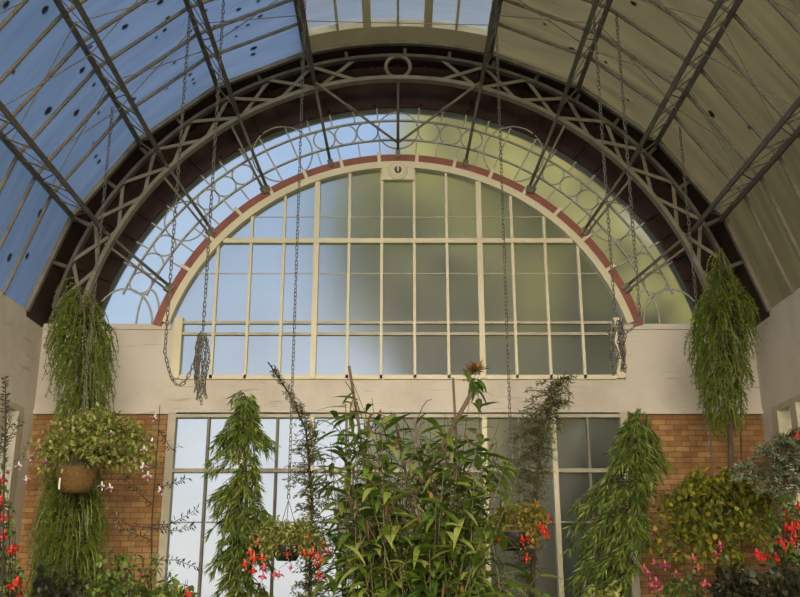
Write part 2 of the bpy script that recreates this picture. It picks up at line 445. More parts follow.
# face towards the room
gm.f = [tuple(reversed(f)) for f in gm.f]
gm.build('pane', M['fanglass'], w3)
RM, rs = 4.155, .165
for r_, a_ in ((RM - rs, 68.5), (RM + rs, 70)):
    b = MB(); b.arc(r_ - .011, r_ + .011, WALL + .0, WALL + .045, -R(a_), R(a_), 60); b.build('tracery_ring', M['tracery'], w3)
circ = [(0, .315)]
for s_ in (-1, 1):
    circ += [(s_ * 25.5, .465), (s_ * 50.6, .32)]
    for a in (6.6, 11.3, 16.0, 35.0, 39.5, 44.0, 57.3, 61.9, 66.5): circ.append((s_ * a, rs))
for a, r_ in circ:
    c = polar(R(a), RM, WALL + .02)
    b = MB(); b.tube([(c.x + r_ * math.cos(t), c.y, c.z + r_ * math.sin(t)) for t in [2 * PI * i / 28 for i in range(28)]], .0125, 5, closed=True)
    b.build('tracery_circle', M['tracery'], w3, smooth=True)
for s_ in (-1, 1):
    for a in (4.2, 8.95, 13.65, 18.3, 22.8, 28.2, 32.7, 37.25, 41.75, 46.3, 50.6, 55.0, 59.6, 64.2):
        inside = a in (22.8, 28.2)
        for r0, r1 in (((3.69, 4.545),) if inside else ((3.69, RM - rs), (RM + rs, 4.545))):
            b = MB(); b.bar(polar(R(s_ * a), r0, WALL + .02), polar(R(s_ * a), r1, WALL + .02), .02, .03, (0, 1, 0)); b.build('radial_bar', M['tracery'], w3)
    # springing arches at the foot
    for cx, hw, hh in ((4.03, .44, .56), (3.66, .17, .55)):
        b = MB(); pts = []
        for i in range(19):
            t = PI * i / 18
            p = Vector((s_ * (cx + hw * math.cos(t)), WALL + .02, LEDGE + hh * math.sin(t)))
            rad = math.hypot(p.x, p.z - AC)
            if 3.68 < rad < 4.58: pts.append(p)
        if len(pts) > 2: b.tube(pts, .016, 5); b.build('tracery_arch', M['tracery'], w3, smooth=True)

# lower window
w2 = empty('window_2', (0, WALL, .3), 'tall window of pale panes below the concrete beam behind the plants', 'window', kind='structure')
m = MB()
for s_ in (-1, 1):
    x0, x1 = sorted((s_ * 3.14, s_ * 3.25)); m.box(x0, x1, WALL - .04, WALL + .12, .2, LINT)
m.box(-3.14, 3.14, WALL - .03, WALL + .12, LINT - .07, LINT); m.box(-3.14, 3.14, WALL - .03, WALL + .12, .2, .32)
m.build('window_frame', M['greycream'], w2)
b = MB(); b.box(-3.14, 3.14, WALL - .03, WALL + .1, Z(1.53), Z(1.585)); b.build('transom', M['greycream'], w2)
b = MB(); b.box(-3.14, 3.14, WALL, WALL + .1, Z(.85), Z(.865)); b.build('transom', M['tracery'], w2)
for k in range(-5, 7):
    x = (k - .5) * .4875
    hv = abs(abs(x) - 1.219) < .05 or abs(abs(x) - 2.19) < .05
    wd = .035 if hv else .018
    b = MB(); b.box(x - wd, x + wd, WALL - (.04 if hv else .0), WALL + .1, .32, LINT - .07); b.build('mullion' if hv else 'glazing_bar', M['cream' if hv else 'bar'], w2)
gm = MB(); gm.quad((-3.2, WALL + .06, .3), (3.2, WALL + .06, .3), (3.2, WALL + .06, LINT - .04), (-3.2, WALL + .06, LINT - .04)); gm.build('pane', M['lowglass'], w2)
b = MB(); b.box(-HW, -3.25, WALL - .01, WALL + .02, 0, .12); b.box(3.25, HW, WALL - .01, WALL + .02, 0, .12)
struct(b.build('baseboard_back', M['concrete']), 'low concrete plinth below the brickwork', 'plinth')

# vault: sheets, rafters, edge boards
ce = empty('ceiling', (0, 6, AC + RO), 'barrel vault of translucent sheets on curved rafters', 'roof', kind='structure')
edges = [TH[0], TH[1], TH[2], TH[3], SPRING]
def sheet(a0, a1, r, n, y0, y1):
    g = MB()
    for i in range(n + 1):
        a = a0 + (a1 - a0) * i / n
        g.v += [tuple(polar(a, r, y0)), tuple(polar(a, r, y1))]
    for i in range(n): g.f.append((i * 2, i * 2 + 2, i * 2 + 3, i * 2 + 1)); g.m.append(0)
    return g
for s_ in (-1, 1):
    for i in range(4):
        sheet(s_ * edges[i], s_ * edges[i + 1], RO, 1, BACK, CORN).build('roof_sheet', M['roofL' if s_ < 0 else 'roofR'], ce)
    y = CORN - .805
    while y > BACK:
        b = MB(); b.arc(RO - .045, RO - .004, y - .015, y + .015, 0, 0, [s_ * a for a in edges]); b.build('rafter', M['bar'], ce); y -= .605
# ridge strip: pale boards running along it with clear sheets between
xs = [-1.36, -.89, -.455, 0, .44, .86, 1.36]; wds = [.05, .018, .06, .018, .06, .018, .05]
g = MB(); zr = AC + RO
sheet(-TH[0] * .99, TH[0] * .99, RO + .10, 10, BACK, CORN - .3).build('ridge_sheet', M['ridge'], ce, smooth=True)
for x, wd in zip(xs, wds):
    z = AC + math.sqrt(RO ** 2 - x * x) + .03
    b = MB(); b.box(x - wd, x + wd, BACK, CORN - .3, z - .04, z + .03); b.build('ridge_board', M['cream'], ce)
b = MB(); b.arc(RO - .01, RO + .14, CORN - .42, CORN - .02, -TH[0], TH[0], 12); b.build('ridge_end_board', M['cream'], ce)
t2 = MB(); t2.arc(RO - .06, RO + .07, CORN - .04, CORN + .03, 0, 0, FACET)
struct(t2.build('trim_2', M['bar']), 'curved pale edge board where the roof sheets stop before the end wall', 'trim')
t3 = MB(); t3.arc(RO - .01, RO + .2, CORN + .03, WALL + .2, 0, 0, [-R(81)] + FACET[1:-1] + [R(81)])
struct(t3.build('trim_3', M['brown']), 'dark boarded strip of vault between roof edge and gable', 'trim')

# ------------------------------------------------------------------ daylight
wd = bpy.data.worlds.new('sky'); S.world = wd; wd.use_nodes = True
nt = wd.node_tree; nt.nodes.clear()
out = nt.nodes.new('ShaderNodeOutputWorld'); bg = nt.nodes.new('ShaderNodeBackground')
tc = nt.nodes.new('ShaderNodeTexCoord'); sp = nt.nodes.new('ShaderNodeSeparateXYZ')
nt.links.new(tc.outputs['Generated'], sp.inputs[0])
zr_ = ramp(nt, [(0.0, (.86, .87, .88)), (0.1, (.76, .82, .89)), (0.24, (.54, .70, .90)), (0.34, (.42, .62, .92)), (0.55, (.32, .54, .95)), (1.0, (.24, .44, .88))])
nt.links.new(sp.outputs['Z'], zr_.inputs[0])
# warm bright patch added to the sky behind the visitor, to light the hall
mr = nt.nodes.new('ShaderNodeMapRange'); mr.inputs['From Min'].default_value = -.35; mr.inputs['From Max'].default_value = -.95
mr.inputs['To Min'].default_value = 0; mr.inputs['To Max'].default_value = 1
dt = nt.nodes.new('ShaderNodeVectorMath'); dt.operation = 'DOT_PRODUCT'; dt.inputs[1].default_value = (-.30, .945, -.12)
nt.links.new(tc.outputs['Generated'], dt.inputs[0]); nt.links.new(dt.outputs['Value'], mr.inputs['Value'])
nz = nt.nodes.new('ShaderNodeTexNoise'); nz.inputs['Scale'].default_value = 2.2; nz.inputs['Detail'].default_value = 5
nt.links.new(tc.outputs['Generated'], nz.inputs['Vector'])
cl = ramp(nt, [(.45, (0, 0, 0)), (.75, (.4, .4, .4))]); nt.links.new(nz.outputs['Fac'], cl.inputs[0])
m1 = nt.nodes.new('ShaderNodeMixRGB'); m1.inputs[2].default_value = (.9, .92, .95, 1)
nt.links.new(cl.outputs[0], m1.inputs[0]); nt.links.new(zr_.outputs[0], m1.inputs[1])
m2 = nt.nodes.new('ShaderNodeMixRGB'); m2.inputs[2].default_value = (10.6, 9.0, 6.8, 1)
nt.links.new(mr.outputs[0], m2.inputs[0]); nt.links.new(m1.outputs[0], m2.inputs[1])
nt.links.new(m2.outputs[0], bg.inputs[0]); bg.inputs[1].default_value = 1.0
nt.links.new(bg.outputs[0], out.inputs[0])

# trees outside, seen only through the glass
def ico(sub):
    import bmesh
    bm = bmesh.new(); bmesh.ops.create_icosphere(bm, subdivisions=sub, radius=1)
    v = [q.co.copy() for q in bm.verts]; f = [tuple(q.index for q in p.verts) for p in bm.faces]; bm.free()
    return v, f
ICO = ico(4)
def tree(x, y, h, r, label, seed):
    rs_ = random.Random(seed)
    t = empty('broadleaf_tree', (x, y, -.32), label, 'tree', 'trees outside the glass')
    m = MB()
    for k in range(9):
        a = rs_.uniform(0, 2 * PI); q = rs_.uniform(.15, .6) * r; z = h * rs_.uniform(.42, .82)
        c = Vector((x + q * math.cos(a), y + q * math.sin(a), z)); s = r * rs_.uniform(.45, .66)
        b = len(m.v)
        for p in ICO[0]:
            d = 1 + .28 * noise.noise(p * 2.2 + Vector((k * 3, seed, 0))) + .16 * noise.noise(p * 6 + Vector((seed, k, 0)))
            m.v.append(tuple(c + p * s * d))
        for f in ICO[1]: m.f.append(tuple(b + i for i in f)); m.m.append(0)
    m.build('crown', M['outleaf'], t, smooth=False)
    tr = MB(); tr.tube([(x, y, -.32), (x + .1, y, h * .3), (x, y + .1, h * .6)], [.3, .24, .12], 10); tr.build('trunk', M['bark'], t)
tree(3.3, 25.2, 17.5, 4.9, 'broad tree behind the end wall, a blurred green mass through the middle panes', 3)
tree(12.6, 22.5, 17, 4.8, 'tall tree beyond the right half of the fanlight', 4)
tree(21.5, 18.5, 15, 4.6, 'tree beyond the far right corner of the glasshouse', 5)
tree(13.2, 9.5, 14, 4.2, 'tree close outside the right side of the vault', 6)
tree(13.6, -.5, 13, 4.2, 'tree outside the right side wall towards the entrance', 8)
def shrub_outside(x, y, h, r, label, seed):
    rs_ = random.Random(seed)
    t = empty('broadleaf_shrub', (x, y, -.32), label, 'shrub', 'shrubs outside the end wall')
    m = MB()
    for k in range(6):
        c = Vector((x + rs_.uniform(-.5, .5) * r, y + rs_.uniform(-.3, .3) * r, h * rs_.uniform(.25, .72))); s = r * rs_.uniform(.4, .55)
        b = len(m.v)
        for p in ICO[0]:
            d = 1 + .3 * noise.noise(p * 2.4 + Vector((k * 3, seed, 0))) + .16 * noise.noise(p * 7 + Vector((seed, k, 0)))
            m.v.append(tuple(c + p * s * d))
        for f in ICO[1]: m.f.append(tuple(b + i for i in f)); m.m.append(0)
    m.build('crown', M['outleaf'], t)
    tr = MB(); tr.tube([(x, y, -.32), (x, y, h * .5)], [.12, .06], 8); tr.build('stem', M['bark'], t)
shrub_outside(.45, 15.9, 4.6, 1.75, 'shrub outside behind the middle of the lower window', 11)
shrub_outside(-.1, 18.8, 10.3, 2.5, 'tall shrub outside behind the middle left panes of the arched window', 15)
shrub_outside(2.9, 16.9, 5.2, 1.7, 'bushy shrub outside behind the right half of the lower window', 12)
shrub_outside(4.6, 15.9, 6.4, 1.9, 'shrub outside against the brickwork right of the lower window', 13)
shrub_outside(5.7, 18.6, 11.8, 2.8, 'tall shrub outside beyond the lower right end of the fanlight', 14)

cam = bpy.data.cameras.new('camera'); co = bpy.data.objects.new('camera', cam); COL.objects.link(co)
co.location = (0, 0, EYE); co.rotation_euler = (PI / 2 + PITCH, 0, 0)
cam.sensor_width = 36; cam.lens = 36 * F / 800; cam.shift_x = 2 / 800; cam.clip_end = 300; cam.clip_start = .05
S.camera = co
vs = S.view_settings; vs.view_transform = 'Standard'; vs.look = 'None'; vs.exposure = 0.0; vs.gamma = 1; vs.use_curve_mapping = False
# ================================================================== IRONWORK
names = ['just right of', 'second out from', 'third out from', 'lowest, nearest the wall top, out from']
def place(s_, i):
    side = 'left' if s_ < 0 else 'right'
    return ['%s upper lattice purlin beside the ridge glazing', 'second lattice purlin down the %s slope from the ridge',
            'third lattice purlin down the %s slope from the ridge', 'lowest lattice purlin on the %s slope above the wall top'][i] % side
IN, OUT = 4.74, 5.2
for s_ in (-1, 1):
    for i, a in enumerate(TH):
        a *= s_
        p0 = polar(a, OUT, CORN)
        t = empty('roof_purlin', p0, 'grey iron ' + place(s_, i), 'roof beam', 'lattice purlins of the vault')
        rad = (math.sin(a), 0, math.cos(a)); ai = THI[i] * s_
        b = MB(); b.bar(polar(a, OUT, CORN + .02), polar(a, OUT, BACK), .06, .06, rad); b.build('outer_chord', M['dsteel'], t)
        b = MB(); b.bar(polar(ai, IN, CORN), polar(ai, IN, BACK), .055, .05, rad); b.build('inner_chord', M['dsteel'], t)
        b = MB(); y = CORN - .1; k = 0; st = .62
        while y - st > BACK:
            pi_, po, pj, pk = polar(ai, IN, y), polar(a, OUT, y), polar(ai, IN, y - st), polar(a, OUT, y - st)
            b.bar(pi_, po, .02, .01, (0, 1, 0))
            b.bar(pi_ if k % 2 else po, pk if k % 2 else pj, .013, .01, (math.cos(a), 0, -math.sin(a)))
            y -= st; k += 1
        b.build('lacing', M['dsteel'], t)
# lattice arch in front of the end wall
TY, TC, TI, TO_ = 12.7, 2.85 + EYE, 4.51, 4.89
tr = empty('arch_truss', (0, TY, TC + TI), 'large grey lattice arch truss with a ring at its crown before the end wall', 'truss')
b = MB(); b.arc(TI - .03, TI + .03, TY - .06, TY + .06, -R(79), R(79), 72, c=TC); b.build('inner_chord', M['steel'], tr)
b = MB(); b.arc(TO_ - .025, TO_ + .025, TY - .05, TY + .05, -R(79), R(79), 72, c=TC); b.build('outer_chord', M['dsteel'], tr)
nd = [i * 15.8 / 2 for i in range(0, 11)]
for s_ in (-1, 1):
    for i in range(1, 10):
        a0, a1 = R(s_ * nd[i]), R(s_ * min(nd[i + 1], 79))
        e = .004
        for q, (p, r_) in enumerate((((a0, TI), (a1, TO_)), ((a0, TO_), (a1, TI)))):
            b = MB(); yy = TY + (.025 if q else -.025)
            b.bar(polar(p[0], p[1], yy, TC), polar(r_[0], r_[1], yy, TC), .05, .016, (0, 1, 0)); b.build('web_brace', M['steel'], tr)
    for i in range(0, 10):
        a = R(s_ * (nd[i] + 1.2))
        if i == 0 and s_ < 0: continue
        p = polar(a, TO_, TY, TC); q = polar(math.atan2(p.x, p.z - AC), RO - .07, TY)
        b = MB(); b.bar(p, q, .05, .03, (0, 1, 0)); b.build('hanger_stub', M['dsteel'], tr)
    p = polar(R(s_ * 79), (TI + TO_) / 2, TY, TC)
    for r_ in (TI, TO_):
        p = polar(R(s_ * 79), r_, TY, TC)
        b = MB(); b.box(p.x - .03, p.x + .03, TY - .06, WALL - .03, p.z - .05, p.z); b.build('foot_bracket', M['dsteel'], tr)
b = MB(); rg = (TO_ - TI) / 2 - .005
b.tube([(rg * math.cos(t), TY - .02, TC + (TI + TO_) / 2 + rg * math.sin(t)) for t in [2 * PI * i / 32 for i in range(32)]], .03, 8, closed=True); b.build('crown_ring', M['steel'], tr, smooth=True)

# raking struts to the red arch
def strut(p, q, w, label, mat='dsteel'):
    t = empty('raking_strut', q, label, 'strut', 'iron struts from truss to red arch')
    b = MB(); b.tube([p, q], w, 8); b.build('rod', M[mat], t, smooth=True)
    c = MB(); d = (Vector(p) - Vector(q)).normalized(); c.bar(Vector(q), Vector(q) + d * .10, .07, .05, (0, 0, 1)); c.build('shoe', M['steel'], t)
nth = ['uppermost', 'second', 'third', 'lowest']
AR = R(16.05)
for s_ in (-1, 1):
    side = 'left' if s_ < 0 else 'right'
    for i in range(4):
        a = TH[i] * s_; ae = AR * (i + 1) * s_ * 1.015
        q = polar(ae, 3.645, WALL - .08)
        strut(polar(THI[i] * s_, IN, CORN), q, .024, '%s iron strut on the %s from a purlin end down to the red arch' % (nth[i], side))
        if i: strut(polar(a + s_ * R(1.2), TI + .16, TY), polar(ae + s_ * R(.9), 3.66, WALL - .08), .018, '%s thinner brace on the %s running beside a strut into the red arch' % (['', 'uppermost', 'middle', 'lowest'][i], side), 'steel')
strut((0, TY, TC + TI), (0, WALL - .08, AC + 3.66), .022, 'vertical iron strut from the truss crown to the red arch top')
for s_ in (-1, 1):
    t = empty('tie_rod', (s_ * 1.33, CORN, Z(7.35)), 'slanting tie rod from the %s upper purlin to the crown strut, half of a V' % ('left' if s_ < 0 else 'right'), 'tie rod', 'V shaped tie rods')
    b = MB(); p, q = polar(THI[0] * s_, IN, CORN - .05), Vector((s_ * .015, WALL - .2, Z(6.5))); b.tube([p, q], .019, 8); b.build('rod', M['steel'], t, smooth=True)
    mid = p.lerp(q, .45); d = (q - p).normalized(); c = MB(); c.tube([mid - d * .12, mid - d * .1, mid + d * .1, mid + d * .12], [.019, .03, .03, .019], 8); c.build('turnbuckle', M['dsteel'], t, smooth=True)

# crossed bracing rods under the sheets
bays = [(9.92, 9.28), (11.22, 10.6), (8.6, 7.95)]
pan = ['between top two purlins', 'between middle two purlins', 'between lowest two purlins']
for s_ in (-1, 1):
    for i in range(3):
        for j, (ya, yb) in enumerate(bays):
            c = polar((TH[i] + TH[i + 1]) / 2 * s_, 5.0, (ya + yb) / 2)
            t = empty('cross_brace', c, 'crossed thin rods %s, %s slope, %s' % (pan[i], 'left' if s_ < 0 else 'right', ['middle pair', 'pair nearest the truss', 'pair farthest from the truss'][j]), 'brace', 'crossed bracing rods under the sheets')
            for k, (y0, y1) in enumerate(((ya, yb), (yb, ya))):
                m = MB(); m.tube([polar(TH[i] * s_, 5.0, y0), polar(TH[i + 1] * s_, 5.0 + .016 * k, y1)], .007, 5); m.build('rod', M['steel'], t)
for y, nm in ((11.0, 'nearer the truss'), (9.7, 'farther from the truss')):
    p, q = polar(-TH[0], IN + .02, y), polar(TH[0], IN + .02, y + .1)
    t = MB(); t.tube([p, q], .006, 5)
    tag(t.build('bracing_rod', M['steel'], origin=p), 'level wire strung across below the ridge glazing, ' + nm, 'brace')

# boss over the arched window
bo = empty('round_boss', (0, WALL - .09, Z(6.07)), 'round cream turned boss on the head block at the top of the arched window', 'ornament')
b = MB(); b.lathe([(.0, .0), (.15, .0), (.15, .02), (.125, .035), (.11, .03), (.1, .045), (.0, .045)], 28, (0, WALL - .09, Z(6.07)), 'y'); b.build('disc', M['cream'], bo, smooth=False)
b = MB(); b.lathe([(.0, .04), (.055, .04), (.055, .07), (.03, .085), (0, .085)], 20, (0, WALL - .09, Z(6.07)), 'y'); b.build('hub', M['dsteel'], bo)
b = MB(); b.box(-.012, .012, WALL - .19, WALL - .16, Z(6.03), Z(6.13)); b.build('pin', M['cream'], bo)

# chains ---------------------------------------------------------------
def links(mb, path, pitch=.056, r=.0062, w=.017, seg=10):
    """interlocking oval links threaded along a path"""
    pts = [Vector(p) for p in path]; cum = [0]
    for a, b in zip(pts, pts[1:]): cum.append(cum[-1] + (b - a).length)
    n = int(cum[-1] / pitch); j = 0
    for i in range(n):
        s = (i + .5) * pitch
        while j < len(cum) - 2 and cum[j + 1] < s: j += 1
        d = (pts[j + 1] - pts[j]).normalized(); c = pts[j] + d * (s - cum[j])
        a = d.cross(Vector((0, 1, 0)));
        if a.length < .05: a = d.cross(Vector((1, 0, 0)))
        a.normalize(); b = a.cross(d)
        t = R(45) + (PI / 2 if i % 2 else 0) + R(rr(-14, 14))
        sd = a * math.cos(t) + b * math.sin(t); hl = pitch * .5 + r
        ring = []
        for k in range(seg):
            th = 2 * PI * k / seg
            ring.append(c + sd * (w * math.cos(th)) + d * (hl * .62 * (1 if math.sin(th) > 0 else -1 if math.sin(th) < 0 else 0) + hl * .45 * math.sin(th)) * (.9 if True else 1))
        mb.tube(ring, r, 4, closed=True)
def chain(path, label, group=None, r=.0062, pitch=.056, w=.017):
    o = Vector(path[0])
    m = MB(); links(m, path, pitch, r, w)
    return tag(m.build('hanging_chain', M['chain'], origin=o), label, 'chain', group)
def bundle(top, h, w, parent, name='chain_bundle'):
    m = MB()
    for k in range(13):
        x = top.x + rr(-.5, .5) * w; y = top.y + rr(-.5, .5) * w; z0 = top.z - rr(0, .12); z1 = top.z - h * (rr(.75, 1) if k % 3 else rr(.5, .8))
        n = 10; wob = rr(0, 6)
        links(m, [(x + .02 * math.sin(wob + i * .9), y + .015 * math.cos(wob + i * 1.3), z0 + (z1 - z0) * i / n) for i in range(n + 1)], .042, .0058, .0145, 8)
    ob = m.build(name, M['chain'], parent); return ob
def sag(p, q, low, n=16):
    p, q = Vector(p), Vector(q); out = []
    for i in range(n + 1):
        t = i / n; a = p.lerp(q, t); zc = 4 * t * (1 - t)
        a.z = p.z + (q.z - p.z) * t - zc * (low)
        out.append(a)
    return out
def roofz(x, r=OUT): return AC + math.sqrt(r * r - x * x)
# left hoisting chain: two falls, the slack looped over to a bunch
YC = 10.5
def hoist(s_, xa, xb, zb, bh, side):
    A0 = Vector((xa, YC, roofz(xa, 5.17))); B0 = Vector((xb, YC, roofz(xb, 5.26)))
    t = empty('hanging_chain', B0, 'long hoisting chain at the %s with slack gathered in a bunch before the concrete beam' % side, 'chain', 'hoisting chains')
    Bt = Vector((xb + s_ * .0, YC, zb)); low = zb - (.52 if s_ < 0 else .18)
    m = MB(); links(m, [B0, Bt]); m.build('fall', M['chain'], t)
    Ae = Vector((xa, YC, low + (.30 if s_ < 0 else .25)))
    m = MB(); links(m, [A0] + sag(Ae, Vector((xb + s_ * .05, YC, low + .28 if s_ < 0 else zb - .12)), .38 if s_ < 0 else .12)); m.build('fall', M['chain'], t)
    bundle(Bt, bh, .15, t)
P = at(203, 333, YC); P2 = at(166.5, 330, YC)
hoist(-1, P2.x, P.x, P.z, .86, 'left')
P = at(615, 318, YC); P2 = at(638.5, 300, YC)
hoist(1, P2.x, P.x, P.z, .80, 'right')
YB = 10.9
# ================================================================== PLANTS
class Env:
    """outline of a crown at distance Y: rows of (y, left, right) read off the photo, given its own depth"""
    def __init__(s, rows, Y, depth=.8):
        s.rows = []
        for y, a, b in rows:
            p, q = at(a, y, Y), at(b, y, Y); s.rows.append((p.z, p.x, q.x))
        s.rows.sort(); s.Y = Y; s.depth = depth
        s.cum = [0]
        for (z0, a0, b0), (z1, a1, b1) in zip(s.rows, s.rows[1:]): s.cum.append(s.cum[-1] + (z1 - z0) * ((b0 - a0) + (b1 - a1)) / 2)
    def span(s, z):
        r = s.rows; z = min(max(z, r[0][0]), r[-1][0])
        for (z0, a0, b0), (z1, a1, b1) in zip(r, r[1:]):
            if z <= z1:
                t = (z - z0) / max(z1 - z0, 1e-6); return a0 + (a1 - a0) * t, b0 + (b1 - b0) * t
        return r[-1][1], r[-1][2]
    def sample(s, shell=.45):
        u = rnd() * s.cum[-1]
        for i in range(len(s.rows) - 1):
            if u <= s.cum[i + 1]: break
        z = rr(s.rows[i][0], s.rows[i + 1][0]); a, b = s.span(z)
        h = (b - a) / 2; th = rr(0, 2 * PI); q = math.sqrt(rr(shell, 1)) if rnd() < .8 else rnd()
        return Vector(((a + b) / 2 + h * q * math.cos(th), s.Y + h * s.depth * q * math.sin(th), z)), Vector((math.cos(th), math.sin(th), 0)), (a + b) / 2

def trunk_mesh(pts, r0, r1, n=8):
    m = MB(); k = len(pts); m.tube(pts, [r0 + (r1 - r0) * i / (k - 1) for i in range(k)], n); return m
def along(pts, z):
    for a, b in zip(pts, pts[1:]):
        lo, hi = sorted((a.z, b.z))
        if lo <= z <= hi and hi > lo: return a.lerp(b, (z - a.z) / (b.z - a.z))
    return pts[-1] if z > pts[-1].z else pts[0]
def curve(p, q, up=.0, n=5):
    return [p.lerp(q, i / n) + Vector((0, 0, up * 4 * (i / n) * (1 - i / n))) for i in range(n + 1)]

def weeping_tree(root, trunk, envs, n, label, mat='rimu', L=(.3, .6)):
    t = empty('weeping_conifer', root, label, 'tree')
    f, br = MB(), trunk_mesh(trunk, .06, .012)
    tot = sum(e.cum[-1] for e in envs)
    for e in envs:
        for _ in range(int(n * e.cum[-1] / tot)):
            p, o, cx = e.sample()
            ln = rr(*L); s = p + Vector((0, 0, ln * .45)); b = along(trunk, s.z + .05)
            if rnd() < .3: br.tube(curve(b, s, .08, 4), .006, 3)
            q = s.copy(); d = (o * .8 + Vector((0, 0, .15)) + rvec() * .35).normalized(); pts = [q.copy()]
            for i in range(7):
                d = (d + Vector((0, 0, -.55)) + rvec() * .08).normalized(); q = q + d * ln / 7; pts.append(q.copy())
            f.tube(pts, [.008, .008, .007, .007, .006, .005, .004, .002], 3)
            for a, c in zip(pts, pts[1:]):
                dd = (c - a).normalized(); sd = dd.cross(rvec()).normalized()
                for k in range(3):
                    w = dd * .8 + sd * (.55 if k % 2 else -.55) + rvec() * .2; w.normalize()
                    f.dia(a.lerp(c, rnd()), w, w.cross(rvec()).normalized(), rr(.045, .075), .012)
    f.build('foliage', M[mat], t); br.build('trunk', M['bark'], t, smooth=True)
    return t

def tuft_tree(root, trunk, envs, ntuft, label, name='podocarp_tree', mat='podo', nl=18, L=(.09, .16), w=.021, droop=.9, cat='tree', shell=.3, tr=.035, brr=.007, bmat='bark'):
    t = empty(name, root, label, cat)
    f, br = MB(), trunk_mesh(trunk, tr, .008)
    tot = sum(e.cum[-1] for e in envs)
    for e in envs:
        for _ in range(max(1, int(ntuft * e.cum[-1] / tot))):
            p, o, cx = e.sample(shell)
            b = along(trunk, p.z + rr(-.12, .12))
            br.tube(curve(b, p, .05, 3), [brr, brr * .8, brr * .6, brr * .4], 3, cap=False)
            d0 = (o + Vector((0, 0, -.25 * droop)) + rvec() * .4).normalized()
            for k in range(nl):
                s = p - d0 * rr(0, .14)
                d = (d0 * .7 + rvec() * .75 + Vector((0, 0, -.55 * droop))).normalized()
                f.dia(s, d, d.cross(rvec()).normalized(), rr(*L), w)
    f.build('foliage', M[mat], t); br.build('trunk', M[bmat], t, smooth=True)
    return t

def spray_tree(root, trunk, envs, nbr, label, L=(.10, .17), w=.02, mat='podo', per=6, nl=13):
    """drooping boughs, each hung with tufts of narrow leaves along its outer half"""
    t = empty('podocarp_tree', root, label, 'tree')
    f, br = MB(), trunk_mesh(trunk, .035, .008)
    tot = sum(e.cum[-1] for e in envs)
    for e in envs:
        for _ in range(max(2, int(nbr * e.cum[-1] / tot))):
            q, o, cx = e.sample(.55); b = along(trunk, q.z + rr(.02, .22))
            pts = curve(b, q, rr(.04, .12), 5); br.tube(pts, [.009 - .0012 * i for i in range(6)], 4, cap=False)
            side = (q - b).cross(Vector((0, 0, 1)));
            if side.length > 1e-4: side.normalize()
            for k in range(per):
                u = (.3 + .72 * k / (per - 1)) * 5; i = min(int(u), 4); a = pts[i].lerp(pts[i + 1], u - i)
                tw = a + side * rr(-.13, .13) + Vector((0, 0, rr(-.10, .02))); br.tube([a, tw], .003, 3, cap=False)
                ax = ((q - b).normalized() * .6 + side * rr(-.5, .5) + Vector((0, 0, -.7))).normalized()
                for j in range(nl):
                    d = (ax + rvec() * .55).normalized(); s0 = tw + ax * rr(-.05, .10)
                    f.dia(s0, d, d.cross(rvec()).normalized(), rr(*L), w * rr(.8, 1.15))
    f.build('foliage', M[mat], t); br.build('trunk', M['bark'], t, smooth=True)
    return t

# weeping conifers in the two corners, by the truss feet
e1 = Env([(294, 74, 80), (312, 70, 86), (330, 64, 96), (355, 62, 101), (380, 66, 99), (400, 74, 98), (425, 70, 96)], 11.95)
e2 = Env([(470, 58, 86), (500, 52, 90), (530, 48, 90), (560, 46, 92), (620, 48, 88)], 11.95)
tp = [Vector((at(78, 400, 11.95).x, 11.95, 0)), at(74, 560, 11.95), at(80, 420, 11.95), at(80, 340, 11.95), at(77, 300, 11.95)]
weeping_tree(tp[0], tp, [e1, e2], 900, 'weeping green conifer in the left corner rising behind the mossy basket to the truss foot')
e1 = Env([(262, 720, 724), (280, 718, 726), (300, 712, 738), (322, 700, 743), (345, 700, 740), (375, 706, 738), (400, 714, 734), (430, 722, 733)], 11.9)
tp = [Vector((at(728, 420, 11.9).x, 11.9, 0)), at(733, 560, 11.9), at(730, 420, 11.9), at(727, 340, 11.9), at(724, 268, 11.9)]
weeping_tree(tp[0], tp, [e1], 520, 'weeping green conifer in the right corner hanging before the concrete and the truss foot', L=(.22, .48))

# podocarps before the lower window
E_ = Env([(396, 241, 249), (412, 232, 258), (430, 222, 264), (448, 207, 274), (465, 210, 268), (485, 214, 262), (503, 218, 264), (520, 206, 278), (540, 208, 286), (560, 214, 284), (597, 222, 280), (640, 225, 275)], 11.5)
tp = [Vector((at(250, 597, 11.5).x, 11.5, 0)), at(250, 597, 11.5), at(246, 500, 11.5), at(245, 440, 11.5), at(245, 398, 11.5)]
spray_tree(tp[0], tp, [E_], 105, 'cone shaped drooping podocarp before the left panes of the lower window')
E_ = Env([(414, 632, 644), (430, 612, 650), (450, 603, 668), (475, 596, 672), (492, 592, 662)], 11.5)
E2 = Env([(488, 588, 650), (505, 574, 640), (525, 568, 645), (545, 575, 650)], 11.5)
E3 = Env([(545, 585, 640), (565, 570, 632), (590, 566, 626), (640, 570, 640)], 11.5)
tp = [Vector((at(630, 597, 11.5).x, 11.5, 0)), at(628, 597, 11.5), at(630, 520, 11.5), at(636, 450, 11.5), at(638, 415, 11.5)]
spray_tree(tp[0], tp, [E_, E2, E3], 125, 'drooping podocarp in tiers covering the right edge of the lower window and the brick', L=(.10, .18))
